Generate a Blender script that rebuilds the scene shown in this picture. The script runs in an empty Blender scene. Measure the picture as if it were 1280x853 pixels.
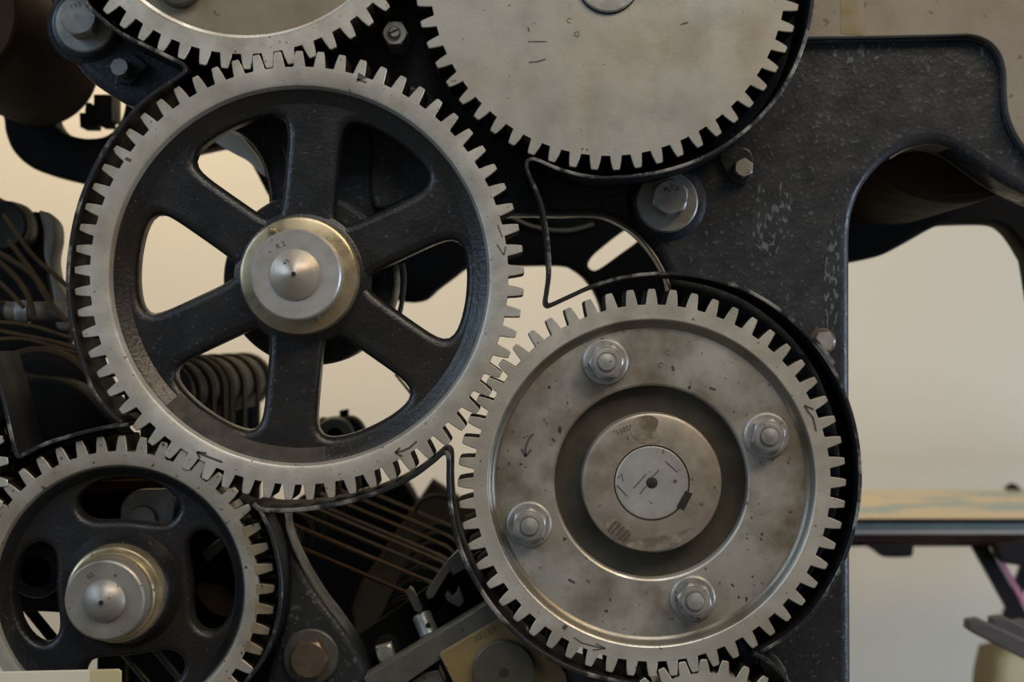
import bpy, bmesh, math, random
from math import pi, sin, cos, radians, hypot
from mathutils import Vector, Matrix, Euler
from mathutils.geometry import tessellate_polygon
random.seed(7)
scn = bpy.context.scene
COL = scn.collection

# ------------------------------------------------------------------ camera, world, lights, exposure
CAMD = 2000.0                       # camera distance to the gear faces, millimetres (1 mm = 1 px there)
cam = bpy.data.cameras.new('camera'); camo = bpy.data.objects.new('camera', cam); COL.objects.link(camo)
camo.location = (0, -CAMD/1000, 0); camo.rotation_euler = (pi/2, 0, 0)
cam.sensor_width = 36.0; cam.lens = 36.0*CAMD/1280.0; cam.clip_start = 0.05; cam.clip_end = 60
cam.dof.use_dof = True; cam.dof.focus_distance = CAMD/1000 + 0.02; cam.dof.aperture_fstop = 3.6
scn.camera = camo

w = bpy.data.worlds.new('hall_light'); scn.world = w; w.use_nodes = True
bg = w.node_tree.nodes['Background']; bg.inputs['Color'].default_value = (0.93, 0.96, 1.0, 1); bg.inputs['Strength'].default_value = 0.085

def area(name, loc, target, sx, sy, power, color, spread=180):
    l = bpy.data.lights.new(name, 'AREA'); l.shape = 'RECTANGLE'; l.size = sx; l.size_y = sy
    l.energy = power; l.color = color; l.spread = radians(spread)
    o = bpy.data.objects.new(name, l); COL.objects.link(o); o.location = loc
    o.rotation_euler = (Vector(target)-Vector(loc)).to_track_quat('-Z', 'Y').to_euler()
    return o
area('window_light', (-3.3, -1.9, 1.3), (0.1, 0, 0.2), 1.6, 2.2, 56, (0.56, 0.77, 1.0))
area('right_window_light', (3.2, -0.1, -0.3), (0.9, 2.6, -1.3), 1.2, 1.2, 70, (0.60, 0.77, 1.0))
area('warm_lamp', (2.0, -1.9, 2.3), (0.1, 0, 0), 0.9, 0.9, 19, (1.0, 0.76, 0.48), 110)
area('hall_light', (0.6, -3.0, 3.2), (0, 0, -0.4), 2.8, 1.8, 46, (1.0, 0.96, 0.89), 130)
area('wall_fill_light', (-1.0, 1.5, 2.0), (-0.5, 2.75, -0.9), 2.4, 0.5, 58, (1.0, 0.80, 0.50))  # added unseen lamp that brightens the back wall

scn.view_settings.view_transform = 'Standard'; scn.view_settings.look = 'None'
scn.view_settings.exposure = 0.0; scn.view_settings.gamma = 1.0
scn.view_settings.use_curve_mapping = False

# ------------------------------------------------------------------ materials
MATS = {}
def mat(name, col, metallic=0.0, rough=0.5, col2=None, scale=8.0, lo=0.45, hi=0.7, bump=0.0, bscale=200.0,
        pits=None, pscale=90.0, pth=0.70, rvar=0.12, spec=0.5, stretch=(1, 1, 1), col3=None, scale3=3.0):
    m = bpy.data.materials.new(name); m.use_nodes = True; nt = m.node_tree; N = nt.nodes; L = nt.links
    b = N['Principled BSDF']; b.inputs['Metallic'].default_value = metallic
    b.inputs['Roughness'].default_value = rough; b.inputs['Specular IOR Level'].default_value = spec
    geo = N.new('ShaderNodeNewGeometry')
    mp = N.new('ShaderNodeMapping'); mp.inputs['Scale'].default_value = stretch
    L.new(geo.outputs['Position'], mp.inputs['Vector'])
    pos = mp.outputs['Vector']
    def noise(sc, detail=5, r=0.6):
        n = N.new('ShaderNodeTexNoise'); n.inputs['Scale'].default_value = sc
        n.inputs['Detail'].default_value = detail; n.inputs['Roughness'].default_value = r
        L.new(pos, n.inputs['Vector']); return n.outputs['Fac']
    def ramp(fac, a, c):
        r = N.new('ShaderNodeMapRange'); r.inputs['From Min'].default_value = a; r.inputs['From Max'].default_value = c
        L.new(fac, r.inputs['Value']); return r.outputs['Result']
    def mix(fac, A, B):
        x = N.new('ShaderNodeMix'); x.data_type = 'RGBA'; L.new(fac, x.inputs['Factor'])
        for s, v in (('A', A), ('B', B)):
            k = [i for i in x.inputs if i.identifier == s+'_Color'][0]
            if isinstance(v, tuple): k.default_value = (*v, 1)
            else: L.new(v, k)
        return [o for o in x.outputs if o.identifier == 'Result_Color'][0]
    c = col
    if col2: c = mix(ramp(noise(scale), lo, hi), c, col2)
    if col3: c = mix(ramp(noise(scale3, 3), 0.48, 0.72), c, col3)
    if pits: c = mix(ramp(noise(pscale, 2, 0.5), pth, pth+0.05), c, pits)
    if isinstance(c, tuple): b.inputs['Base Color'].default_value = (*c, 1)
    else: L.new(c, b.inputs['Base Color'])
    if rvar:
        r = N.new('ShaderNodeMapRange'); r.inputs['To Min'].default_value = max(0.05, rough-rvar); r.inputs['To Max'].default_value = min(1, rough+rvar)
        r.inputs['From Min'].default_value = 0.3; r.inputs['From Max'].default_value = 0.7
        L.new(noise(scale*2.3), r.inputs['Value']); L.new(r.outputs['Result'], b.inputs['Roughness'])
    if bump:
        bp = N.new('ShaderNodeBump'); bp.inputs['Strength'].default_value = bump; bp.inputs['Distance'].default_value = 0.002
        L.new(noise(bscale, 4), bp.inputs['Height']); L.new(bp.outputs['Normal'], b.inputs['Normal'])
    MATS[name] = m; return m

mat('steel_rim', (0.52, 0.50, 0.452), 0.55, 0.42, (0.34, 0.305, 0.245), 12, 0.46, 0.75, 0.10, 260, (0.12, 0.10, 0.078), 170, 0.68, col3=(0.40, 0.365, 0.305), scale3=4)
mat('steel_disc', (0.355, 0.350, 0.325), 0.5, 0.46, (0.31, 0.275, 0.215), 7, 0.42, 0.70, 0.08, 200, (0.15, 0.125, 0.10), 120, 0.70, col3=(0.35, 0.33, 0.29), scale3=16)
mat('steel_web', (0.385, 0.375, 0.34), 0.5, 0.40, (0.165, 0.135, 0.095), 9, 0.44, 0.64, 0.12, 160, (0.055, 0.045, 0.035), 110, 0.67, col3=(0.17, 0.14, 0.105), scale3=4.2)
mat('steel_dark', (0.105, 0.098, 0.078), 0.6, 0.36, (0.06, 0.053, 0.04), 12, 0.4, 0.7, 0.05, 220, rvar=0.1)
mat('steel_step', (0.19, 0.175, 0.145), 0.6, 0.36, (0.12, 0.10, 0.075), 12, 0.4, 0.7, 0.05, 220, rvar=0.1)
mat('steel_hub', (0.34, 0.295, 0.245), 0.5, 0.40, (0.21, 0.16, 0.12), 13, 0.46, 0.66, 0.08, 220, (0.08, 0.06, 0.045), 140, 0.70)
mat('steel_dim', (0.30, 0.282, 0.252), 0.55, 0.44, (0.21, 0.19, 0.16), 14, 0.45, 0.7, 0.08, 260, (0.1, 0.085, 0.07), 150, 0.68)  # darker collar steel: lower-left light falloff put into the colour
mat('steel_dim_rim', (0.39, 0.365, 0.315), 0.5, 0.46, (0.26, 0.225, 0.17), 11, 0.44, 0.7, 0.10, 260, (0.10, 0.085, 0.065), 150, 0.67)  # dirtier rim steel, with the lower-left light falloff darkened in
mat('steel_collar', (0.47, 0.46, 0.44), 0.6, 0.40, (0.36, 0.335, 0.30), 16, 0.45, 0.7, 0.06, 300, (0.2, 0.18, 0.15), 150, 0.70, rvar=0.08)
mat('brass_collar', (0.36, 0.30, 0.19), 0.65, 0.34, (0.20, 0.165, 0.10), 22, 0.45, 0.7, 0.05, 260, (0.07, 0.05, 0.03), 80, 0.70)
mat('brass_block', (0.20, 0.142, 0.06), 0.3, 0.5, (0.125, 0.09, 0.042), 12, 0.4, 0.7, 0.06, 220, (0.035, 0.025, 0.015), 90, 0.70)
mat('web_brown', (0.235, 0.195, 0.145), 0.35, 0.5, (0.15, 0.12, 0.085), 7, 0.4, 0.7, 0.05, 180, (0.08, 0.06, 0.045), 60, 0.70)
mat('black_paint', (0.0205, 0.0228, 0.027), 0.0, 0.38, (0.029, 0.0312, 0.036), 16, 0.45, 0.7, 0.45, 150, (0.058, 0.070, 0.083), 150, 0.63, rvar=0.14, spec=0.34)
mat('paint_scuffed', (0.0205, 0.0228, 0.027), 0.0, 0.38, (0.033, 0.037, 0.043), 16, 0.45, 0.7, 0.5, 150, (0.085, 0.105, 0.115), 170, 0.54, rvar=0.14, spec=0.34, stretch=(1.0, 1.0, 0.45))
mat('black_spoke', (0.0095, 0.0102, 0.012), 0.0, 0.36, (0.019, 0.017, 0.0155), 10, 0.5, 0.75, 0.40, 200, (0.04, 0.048, 0.06), 170, 0.68, rvar=0.1, spec=0.42, col3=(0.018, 0.0145, 0.011), scale3=4)
mat('black_guard', (0.010, 0.0103, 0.0115), 0.0, 0.6, None, bump=0.15, bscale=240, spec=0.12)
mat('worn_edge', (0.030, 0.030, 0.033), 0.5, 0.36, (0.30, 0.285, 0.26), 26, 0.50, 0.62, 0.3, 260)
mat('black_far', (0.0050, 0.0046, 0.0044), 0.0, 0.7, None, bump=0.1, bscale=120, spec=0.08)  # black of the inner parts, darkened to carry the machine's inside shade
mat('drum_brown', (0.034, 0.020, 0.011), 0.0, 0.75, (0.024, 0.014, 0.008), 9, spec=0.10)
mat('pad_bare', (0.225, 0.205, 0.172), 0.3, 0.55, (0.17, 0.148, 0.118), 6, 0.42, 0.68, 0.08, 150, (0.11, 0.095, 0.08), 60, 0.68)
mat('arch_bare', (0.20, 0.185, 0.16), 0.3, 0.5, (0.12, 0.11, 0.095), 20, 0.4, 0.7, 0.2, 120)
mat('pad_stain', (0.165, 0.132, 0.052), 0.25, 0.55, (0.215, 0.195, 0.155), 16, 0.48, 0.68)
mat('bolt_grey', (0.35, 0.342, 0.32), 0.55, 0.42, (0.23, 0.215, 0.195), 25, 0.45, 0.7, 0.10, 260, (0.08, 0.072, 0.065), 130, 0.68)
mat('bolt_rust', (0.13, 0.098, 0.073), 0.5, 0.42, (0.085, 0.066, 0.05), 30, 0.45, 0.7, 0.08, 260)  # rust brown, deepened with the shading of the lower left
mat('bolt_dark', (0.115, 0.112, 0.105), 0.5, 0.42, (0.075, 0.07, 0.063), 25, 0.45, 0.7, 0.08, 260)  # darker bolt steel: dim lower-left shading put into the colour
mat('steel_rusty', (0.27, 0.225, 0.15), 0.4, 0.5, (0.16, 0.12, 0.075), 18, 0.42, 0.68, 0.1, 200, (0.06, 0.045, 0.03), 120, 0.66)
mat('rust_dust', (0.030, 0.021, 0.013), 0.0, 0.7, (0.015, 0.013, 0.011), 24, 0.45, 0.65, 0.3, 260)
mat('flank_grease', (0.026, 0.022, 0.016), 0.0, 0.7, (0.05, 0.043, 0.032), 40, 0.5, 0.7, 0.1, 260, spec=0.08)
mat('mark_ink', (0.05, 0.047, 0.042), 0.0, 0.6)
mat('rail_pale', (0.52, 0.46, 0.36), 0.0, 0.6, (0.40, 0.35, 0.27), 9)
mat('stamp', (0.075, 0.066, 0.055), 0.2, 0.55)
mat('oil_stain', (0.19, 0.145, 0.105), 0.45, 0.40, (0.335, 0.29, 0.24), 34, 0.44, 0.58)
mat('hole_black', (0.006, 0.006, 0.006), 0.0, 0.7)
mat('tape', (0.056, 0.039, 0.022), 0.0, 0.85, (0.034, 0.023, 0.013), 20, bump=0.1, bscale=400, spec=0.04)
mat('tape_red', (0.088, 0.042, 0.020), 0.0, 0.85, (0.055, 0.029, 0.016), 20, bump=0.1, bscale=400, spec=0.04)
mat('pulley', (0.012, 0.0105, 0.0085), 0.1, 0.5, (0.008, 0.007, 0.006), 20, spec=0.15)
mat('wood_bar', (0.050, 0.034, 0.020), 0.0, 0.8, (0.028, 0.019, 0.012), 9, spec=0.03)
mat('arm_grey', (0.105, 0.092, 0.070), 0.1, 0.55, (0.07, 0.06, 0.045), 14)
mat('bar_steel', (0.105, 0.101, 0.09), 0.5, 0.45, (0.07, 0.065, 0.055), 16, 0.45, 0.7, 0.06, 200, (0.03, 0.027, 0.024), 90, 0.70)
mat('wall_paint', (0.62, 0.555, 0.45), 0.0, 0.8, (0.60, 0.535, 0.43), 1.2, bump=0.04, bscale=60, rvar=0.0)
mat('floor_mat', (0.16, 0.145, 0.125), 0.0, 0.6, (0.12, 0.105, 0.09), 3)
mat('table_paper', (0.56, 0.48, 0.34), 0.0, 0.6, (0.30, 0.38, 0.37), 4.2, 0.52, 0.60, stretch=(1, 1, 1), rvar=0)
mat('table_glass_edge', (0.10, 0.13, 0.13), 0.0, 0.25)
mat('table_lip', (0.30, 0.27, 0.24), 0.0, 0.45)
mat('table_wood', (0.020, 0.009, 0.007), 0.0, 0.6, (0.026, 0.011, 0.009), 9, spec=0.1)
mat('leg_black', (0.012, 0.010, 0.010), 0.0, 0.6, spec=0.1)
mat('pink_strip', (0.42, 0.16, 0.22), 0.0, 0.5)
mat('slat_wood', (0.060, 0.050, 0.046), 0.0, 0.55, (0.042, 0.034, 0.031), 9, stretch=(1, 6, 6))
mat('yellow_cloth', (0.46, 0.39, 0.23), 0.0, 0.85, (0.40, 0.33, 0.18), 7)
mat('card_cream', (0.62, 0.58, 0.46), 0.0, 0.65, (0.58, 0.54, 0.42), 7)
mat('card_yellowed', (0.47, 0.40, 0.23), 0.0, 0.65, (0.55, 0.49, 0.33), 12)

# ------------------------------------------------------------------ helpers
S = 0.001
def K(d): return (CAMD+d)/CAMD
def W(x, y, d=0.0):                 # photo pixel seen at depth d (mm behind the gear faces) -> world
    k = K(d); return Vector(((x-640)*k*S, d*S, (426.5-y)*k*S))

def link(name, me, material=None, parent=None, loc=None, bevel=0.0, seg=2, smooth=35, recalc=True):
    if recalc:
        bm = bmesh.new(); bm.from_mesh(me); bmesh.ops.recalc_face_normals(bm, faces=bm.faces); bm.to_mesh(me); bm.free()
    o = bpy.data.objects.new(name, me); COL.objects.link(o)
    if material is not None:
        ms = material if isinstance(material, (list, tuple)) else [material]
        for q in ms: me.materials.append(MATS[q])
    if parent: o.parent = parent
    if loc is not None: o.location = loc
    if smooth:
        for p in me.polygons: p.use_smooth = True
        me.set_sharp_from_angle(angle=radians(smooth))
        for i in range(int(me.get('ncap', 0))): me.polygons[i].use_smooth = False
    if 'ncap' in me: del me['ncap']
    if bevel:
        b = o.modifiers.new('bevel', 'BEVEL'); b.width = bevel*S; b.segments = seg; b.limit_method = 'ANGLE'
        b.angle_limit = radians(40); b.use_clamp_overlap = False
        wn = o.modifiers.new('wn', 'WEIGHTED_NORMAL'); wn.keep_sharp = False
    return o

def tag(o, label, cat, group=None):
    o['label'] = label; o['category'] = cat
    if group: o['group'] = group
    return o
def thing(name, label, cat, loc=(0, 0, 0), group=None):
    o = bpy.data.objects.new(name, None); COL.objects.link(o); o.location = loc
    o.empty_display_size = 0.05
    return tag(o, label, cat, group)

def smoothp(pts, n=5, closed=True):
    out = []; m = len(pts)
    rng = range(m if closed else m-1)
    for i in rng:
        if closed: p0, p1, p2, p3 = pts[i-1], pts[i], pts[(i+1) % m], pts[(i+2) % m]
        else: p0, p1, p2, p3 = pts[max(i-1, 0)], pts[i], pts[i+1], pts[min(i+2, m-1)]
        for j in range(n):
            t = j/n
            q = []
            for a in (0, 1):
                v0 = (p2[a]-p0[a])*0.5; v1 = (p3[a]-p1[a])*0.5
                q.append((2*p1[a]-2*p2[a]+v0+v1)*t**3 + (-3*p1[a]+3*p2[a]-2*v0-v1)*t*t + v0*t + p1[a])
            out.append(tuple(q))
    if not closed: out.append(tuple(pts[-1]))
    return out

def inset_loop(lp, b, hole):
    """move every vertex b mm into the material"""
    n = len(lp)
    ar = sum(lp[i][0]*lp[(i+1) % n][1]-lp[(i+1) % n][0]*lp[i][1] for i in range(n))
    sg = (1 if ar > 0 else -1)*(-1 if hole else 1)
    out = []
    for i in range(n):
        p, c, q = lp[i-1], lp[i], lp[(i+1) % n]
        e1 = (c[0]-p[0], c[1]-p[1]); e2 = (q[0]-c[0], q[1]-c[1])
        l1 = hypot(*e1) or 1e-6; l2 = hypot(*e2) or 1e-6
        n1 = (-e1[1]/l1, e1[0]/l1); n2 = (-e2[1]/l2, e2[0]/l2)
        mx, mz = n1[0]+n2[0], n1[1]+n2[1]; ml = hypot(mx, mz) or 1e-6
        mx, mz = mx/ml, mz/ml
        k = min(1.0/max(mx*n1[0]+mz*n1[1], 0.4), 1.8)
        out.append((c[0]+mx*b*k*sg, c[1]+mz*b*k*sg))
    return out

def prism_mesh(loops, y0, y1, name='plate', bevel=0.0, seg=3):
    """loops: lists of (X, Z) in mm, first the outline, then holes; y0 front depth, y1 back depth (mm)"""
    rows = []
    if bevel > 0:
        bv = min(bevel, (y1-y0)*0.49)
        for s in range(seg+1):
            t = pi/2*s/seg; rows.append((bevel*(1-sin(t)), y0+bv*(1-cos(t))))
        for s in range(seg, -1, -1):
            t = pi/2*s/seg; rows.append((bevel*(1-sin(t)), y1-bv*(1-cos(t))))
    else: rows = [(0, y0), (0, y1)]
    n = sum(len(l) for l in loops); verts = []; faces = []; flat = []
    for ins, d in rows:
        for li, lp in enumerate(loops):
            q = inset_loop(lp, ins, li > 0) if ins > 1e-6 else lp
            verts += [(p[0]*S, d*S, p[1]*S) for p in q]
    capl = []; b = 0
    for lp in loops:
        capl.append([Vector((verts[b+i][0]*1000, verts[b+i][2]*1000, 0)) for i in range(len(lp))]); b += len(lp)
    tris = tessellate_polygon(capl)
    last = (len(rows)-1)*n
    faces += [tuple(t) for t in tris] + [tuple(i+last for i in reversed(t)) for t in tris]
    ncap = len(faces)
    for r in range(len(rows)-1):
        b = r*n
        for lp in loops:
            m = len(lp)
            for i in range(m):
                j = (i+1) % m
                faces.append((b+i, b+j, b+j+n, b+i+n))
            b += m
    me = bpy.data.meshes.new(name); me.from_pydata(verts, [], faces); me.update()
    me['ncap'] = ncap
    return me

def plate(name, outlines, d0, d1, material, parent=None, bevel=3.0, seg=2, sm=0, local=None):
    """outlines in photo pixels as seen at depth d0 ; local = (cx, cy) gives local coords about that pixel at depth 0"""
    loops = []
    k = K(d0)
    for lp in outlines:
        if sm: lp = smoothp(lp, sm)
        if local: loops.append([((x-local[0])*k, (local[1]-y)*k) for x, y in lp])
        else: loops.append([((x-640)*k, (426.5-y)*k) for x, y in lp])
    return link(name, prism_mesh(loops, d0, d1, name, bevel, seg), material, parent)

def lathe_mesh(prof, n=96, name='lathe', closed=False):
    """prof: (radius mm, depth mm) ; axis along Y through the local origin"""
    vs = []; rings = []
    for r, d in prof:
        if r < 1e-6:
            rings.append([len(vs)]); vs.append((0, d*S, 0))
        else:
            rings.append(list(range(len(vs), len(vs)+n)))
            for i in range(n):
                a = 2*pi*i/n; vs.append((r*sin(a)*S, d*S, r*cos(a)*S))
    fs = []
    pairs = list(zip(rings[:-1], rings[1:]))
    if closed: pairs.append((rings[-1], rings[0]))
    for A, B in pairs:
        for i in range(n):
            j = (i+1) % n
            if len(A) == 1 and len(B) == 1: continue
            if len(A) == 1: fs.append((A[0], B[i], B[j]))
            elif len(B) == 1: fs.append((A[i], A[j], B[0]))
            else: fs.append((A[i], A[j], B[j], B[i]))
    me = bpy.data.meshes.new(name); me.from_pydata(vs, [], fs); me.update(); return me

def lathe(name, prof, material, parent=None, loc=None, n=96, closed=False, smooth=32):
    return link(name, lathe_mesh(prof, n, name, closed), material, parent, loc, smooth=smooth)

def box(name, mn, mx, material, parent=None, bevel=2.0):
    x0, y0, z0 = mn; x1, y1, z1 = mx
    v = [(x0, y0, z0), (x1, y0, z0), (x1, y1, z0), (x0, y1, z0), (x0, y0, z1), (x1, y0, z1), (x1, y1, z1), (x0, y1, z1)]
    f = [(0, 1, 2, 3), (4, 7, 6, 5), (0, 4, 5, 1), (1, 5, 6, 2), (2, 6, 7, 3), (3, 7, 4, 0)]
    me = bpy.data.meshes.new(name); me.from_pydata(v, [], f); me.update()
    return link(name, me, material, parent, bevel=bevel)

def tube(name, pts, r, material, parent=None, n=10, flat=None, closed=False):
    """swept bar through world points; flat=(w along Y, t) gives a rectangular band instead of a round rod"""
    pts = [Vector(p) for p in pts]; vs = []; fs = []; m = len(pts)
    for i, p in enumerate(pts):
        a = pts[(i-1) % m] if (closed or i > 0) else pts[i]; b = pts[(i+1) % m] if (closed or i < m-1) else pts[i]
        t = (b-a).normalized()
        if flat:
            u = Vector((0, 1, 0)); v = t.cross(u).normalized()
            for s1, s2 in ((-1, -1), (1, -1), (1, 1), (-1, 1)):
                vs.append(p + u*(s1*flat[0]*S/2) + v*(s2*flat[1]*S/2))
        else:
            u = t.orthogonal().normalized() if i == 0 else (u0 - t*u0.dot(t)).normalized()
            u0 = u; v = t.cross(u)
            for j in range(n):
                q = 2*pi*j/n; vs.append(p + (u*cos(q)+v*sin(q))*r*S)
    c = 4 if flat else n
    for i in range(m if closed else m-1):
        i2 = (i+1) % m
        for j in range(c):
            k = (j+1) % c; fs.append((i*c+j, i*c+k, i2*c+k, i2*c+j))
    if not closed:
        fs.append(tuple(range(c))); fs.append(tuple(range((m-1)*c, m*c)))
    me = bpy.data.meshes.new(name); me.from_pydata(vs, [], fs); me.update()
    return link(name, me, material, parent)

def strip_mesh(pts, t, d0, d1):
    """bent sheet strip, edge-on to the camera: pts in photo px at depth d0; faces towards the camera get material 1"""
    n = len(pts); L = []; R = []
    for i in range(n):
        a = pts[max(i-1, 0)]; b = pts[min(i+1, n-1)]
        tx, ty = b[0]-a[0], b[1]-a[1]; l = hypot(tx, ty) or 1
        nx, ny = -ty/l, tx/l
        L.append((pts[i][0]+nx*t/2, pts[i][1]+ny*t/2)); R.append((pts[i][0]-nx*t/2, pts[i][1]-ny*t/2))
    k = K(d0)
    def V(p, d): return ((p[0]-640)*k*S, d*S, (426.5-p[1])*k*S)
    vs = []
    lip = t*0.28
    for i in range(n):
        mx, my = pts[i]
        l2 = (mx+(L[i][0]-mx)*0.55, my+(L[i][1]-my)*0.55); r2 = (mx+(R[i][0]-mx)*0.55, my+(R[i][1]-my)*0.55)
        vs += [V(l2, d0-lip), V(r2, d0-lip), V(R[i], d0), V(R[i], d1), V(L[i], d1), V(L[i], d0)]
    fs = []; mi = []
    for i in range(n-1):
        for j in range(6):
            q = (j+1) % 6
            fs.append((i*6+j, i*6+q, (i+1)*6+q, (i+1)*6+j)); mi.append(1 if j in (0, 1, 5) else 0)
    fs.append(tuple(range(6))); mi.append(0); fs.append(tuple(range((n-1)*6, n*6))); mi.append(0)
    me = bpy.data.meshes.new('strip'); me.from_pydata(vs, [], fs); me.update()
    for p, q in zip(me.polygons, mi): p.material_index = q
    return me

def hexa(name, r, d0, d1, material, parent, loc=None, rot=0.0, n=6, ch=2.5):
    """hexagonal head with a chamfered crown; r = corner radius"""
    vs = []; fs = []
    ap = r*cos(pi/n)
    m = n*6
    def hexr(a):
        q = (a % (2*pi/n)) - pi/n
        return ap/cos(q)
    R = []
    rows = [(d1, 0), (d0+ch, 0), (d0, 1)]
    for d, c in rows:
        ring = []
        for i in range(m):
            a = 2*pi*i/m; rr = hexr(a)
            dd = d
            if c: rr = min(rr, ap*0.97)
            elif d == d0+ch:
                dd = d0 + 0.6 + (rr-ap*0.97)*0.55
            ring.append(len(vs)); vs.append((rr*sin(a+rot)*S, dd*S, rr*cos(a+rot)*S))
        R.append(ring)
    for A, B in zip(R[:-1], R[1:]):
        for i in range(m):
            j = (i+1) % m; fs.append((A[i], A[j], B[j], B[i]))
    fs.append(tuple(R[-1])); fs.append(tuple(reversed(R[0])))
    me = bpy.data.meshes.new(name); me.from_pydata(vs, [], fs); me.update()
    return link(name, me, material, parent, loc, smooth=24)

def text(name, s, size, material, parent, x, z, d, rot=0.0, extr=0.25):
    """stamped / printed characters on a face: local x, z in mm about the parent, depth d, rot clockwise degrees"""
    cu = bpy.data.curves.new(name, 'FONT'); cu.body = s; cu.size = size; cu.align_x = 'CENTER'; cu.align_y = 'CENTER'
    cu.extrude = extr; cu.resolution_u = 3
    t = bpy.data.objects.new('tmp', cu); me = bpy.data.meshes.new_from_object(t)
    bpy.data.objects.remove(t); bpy.data.curves.remove(cu)
    a = -radians(rot)
    for v in me.vertices:
        X, Y, Zz = v.co
        v.co = ((x + X*cos(a) - Y*sin(a))*S, (d - Zz)*S, (z + X*sin(a) + Y*cos(a))*S)
    me.name = name
    return link(name, me, material, parent, smooth=0)

def stroke(name, pts, wd, material, parent, d, th=0.4):
    """a flat drawn mark: list of polylines [(x, z, width factor)] local mm"""
    vs = []; fs = []
    for pl in pts:
        b = len(vs); n = len(pl)
        for i, p in enumerate(pl):
            a = pl[max(i-1, 0)]; c = pl[min(i+1, n-1)]
            tx, tz = c[0]-a[0], c[1]-a[1]; l = hypot(tx, tz) or 1
            h = wd/2*(p[2] if len(p) > 2 else 1)
            for s in (1, -1): vs.append(((p[0]-tz/l*h*s)*S, (d-th)*S, (p[1]+tx/l*h*s)*S))
        for i in range(n-1): fs.append((b+2*i, b+2*i+1, b+2*i+3, b+2*i+2))
    me = bpy.data.meshes.new(name); me.from_pydata(vs, [], fs); me.update()
    return link(name, me, material, parent, smooth=0)

# ------------------------------------------------------------------ the setting: floor and back wall
FLOOR = -1.15; WALLY = 2.75
def room_box(name, mn, mx, m):
    o = box(name, mn, mx, m, bevel=0); o['kind'] = 'structure'; return o
room_box('floor', (-6, -4.5, FLOOR-0.1), (6, WALLY, FLOOR), 'floor_mat')
room_box('wall_back', (-6, WALLY, FLOOR-0.1), (6, WALLY+0.15, 3.2), 'wall_paint')
room_box('baseboard_back', (-6, WALLY-0.02, FLOOR), (6, WALLY, FLOOR+0.12), 'table_wood')

# ------------------------------------------------------------------ machine frame (near side)
FD = 112.0                           # front face of the near casting
FBOT = 426.5 + 1150/K(FD)            # floor line in px for that depth
frame = thing('side_frame', 'black cast-iron press side frame with arch and column, behind the gears', 'machine frame', (0, 0, 0))
out = smoothp([(61, -120), (61, -40), (62, 0), (68, 30), (81, 60), (106, 95), (140, 120), (168, 133), (230, 142), (285, 160), (310, 176), (326, 200),
       (335, 230), (338, 262), (345, 300), (400, 335), (470, 320), (560, 277), (640, 268), (700, 268), (748, 268), (776, 278), (802, 298),
       (824, 326), (838, 360), (830, 400), (760, 470), (720, 540), (705, 604), (720, 670), (760, 730), (830, 775), (842, 850)], 5, False)
out += [(842, 1000), (842, FBOT-60), (800, FBOT), (1110, FBOT), (1066, FBOT-60), (1065, 1000), (1064, 700), (1063, 400)]
out += smoothp([(1063, 330), (1063, 296), (1066, 268), (1075, 241), (1090, 218), (1109, 199), (1130, 186), (1150, 179.5), (1170, 179), (1190, 185), (1210, 197),
        (1232, 213), (1258, 230), (1300, 250), (1350, 262)], 5, False)
out += [(1450, 270), (1450, -120)]
plate('casting', [out], FD, FD+85, 'black_paint', frame, bevel=14, seg=5)
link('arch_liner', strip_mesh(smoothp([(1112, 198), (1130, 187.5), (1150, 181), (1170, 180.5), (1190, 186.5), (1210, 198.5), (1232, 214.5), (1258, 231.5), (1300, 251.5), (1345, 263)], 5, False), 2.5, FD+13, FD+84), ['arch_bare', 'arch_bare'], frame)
# bare machined rail along the top right, standing proud of the casting
pad = [(1000, -120), (1000, 47), (1100, 45.5)] + smoothp([(1190, 43.5), (1215, 43.5), (1236, 51), (1250, 66), (1257, 88), (1258, 112), (1260, 138), (1267, 160), (1280, 182), (1300, 203)], 4, False) + [(1340, 225), (1440, 240), (1440, -120)]
padd = plate('machined_rail', [pad], FD-20, FD+5, 'pad_bare', frame, bevel=1.5)
plate('oil_streak', [smoothp([(1052, -60), (1051, 20), (1052, 41), (1066, 43), (1081, 42), (1080, 10), (1082, -60)], 4)], FD-20.4, FD-19, 'pad_stain', padd, bevel=0)
# rounded bead that outlines the rail recess
tube('recess_bead', [W(x, y, FD-4) for x, y in smoothp([(1000, 51.5), (1100, 50), (1190, 48), (1213, 48.5), (1232, 55), (1245, 69), (1252, 90), (1253, 112), (1255, 140), (1262, 163), (1277, 187), (1300, 208)], 4, False)], 3.4, 'black_paint', frame, n=8)
# raised panel edges on the casting seen through the big gear
plate('raised_panel', [smoothp([(463, 120), (463, 180), (462, 240), (475, 262), (520, 246), (560, 215), (570, 160), (545, 120), (500, 105)], 4)], FD-16, FD+4, 'black_paint', frame, bevel=5)
plate('raised_panel', [smoothp([(342, 130), (344, 160), (352, 190), (364, 225), (385, 222), (392, 160), (385, 125), (360, 118)], 4)], FD-16, FD+4, 'black_paint', frame, bevel=5)

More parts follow.
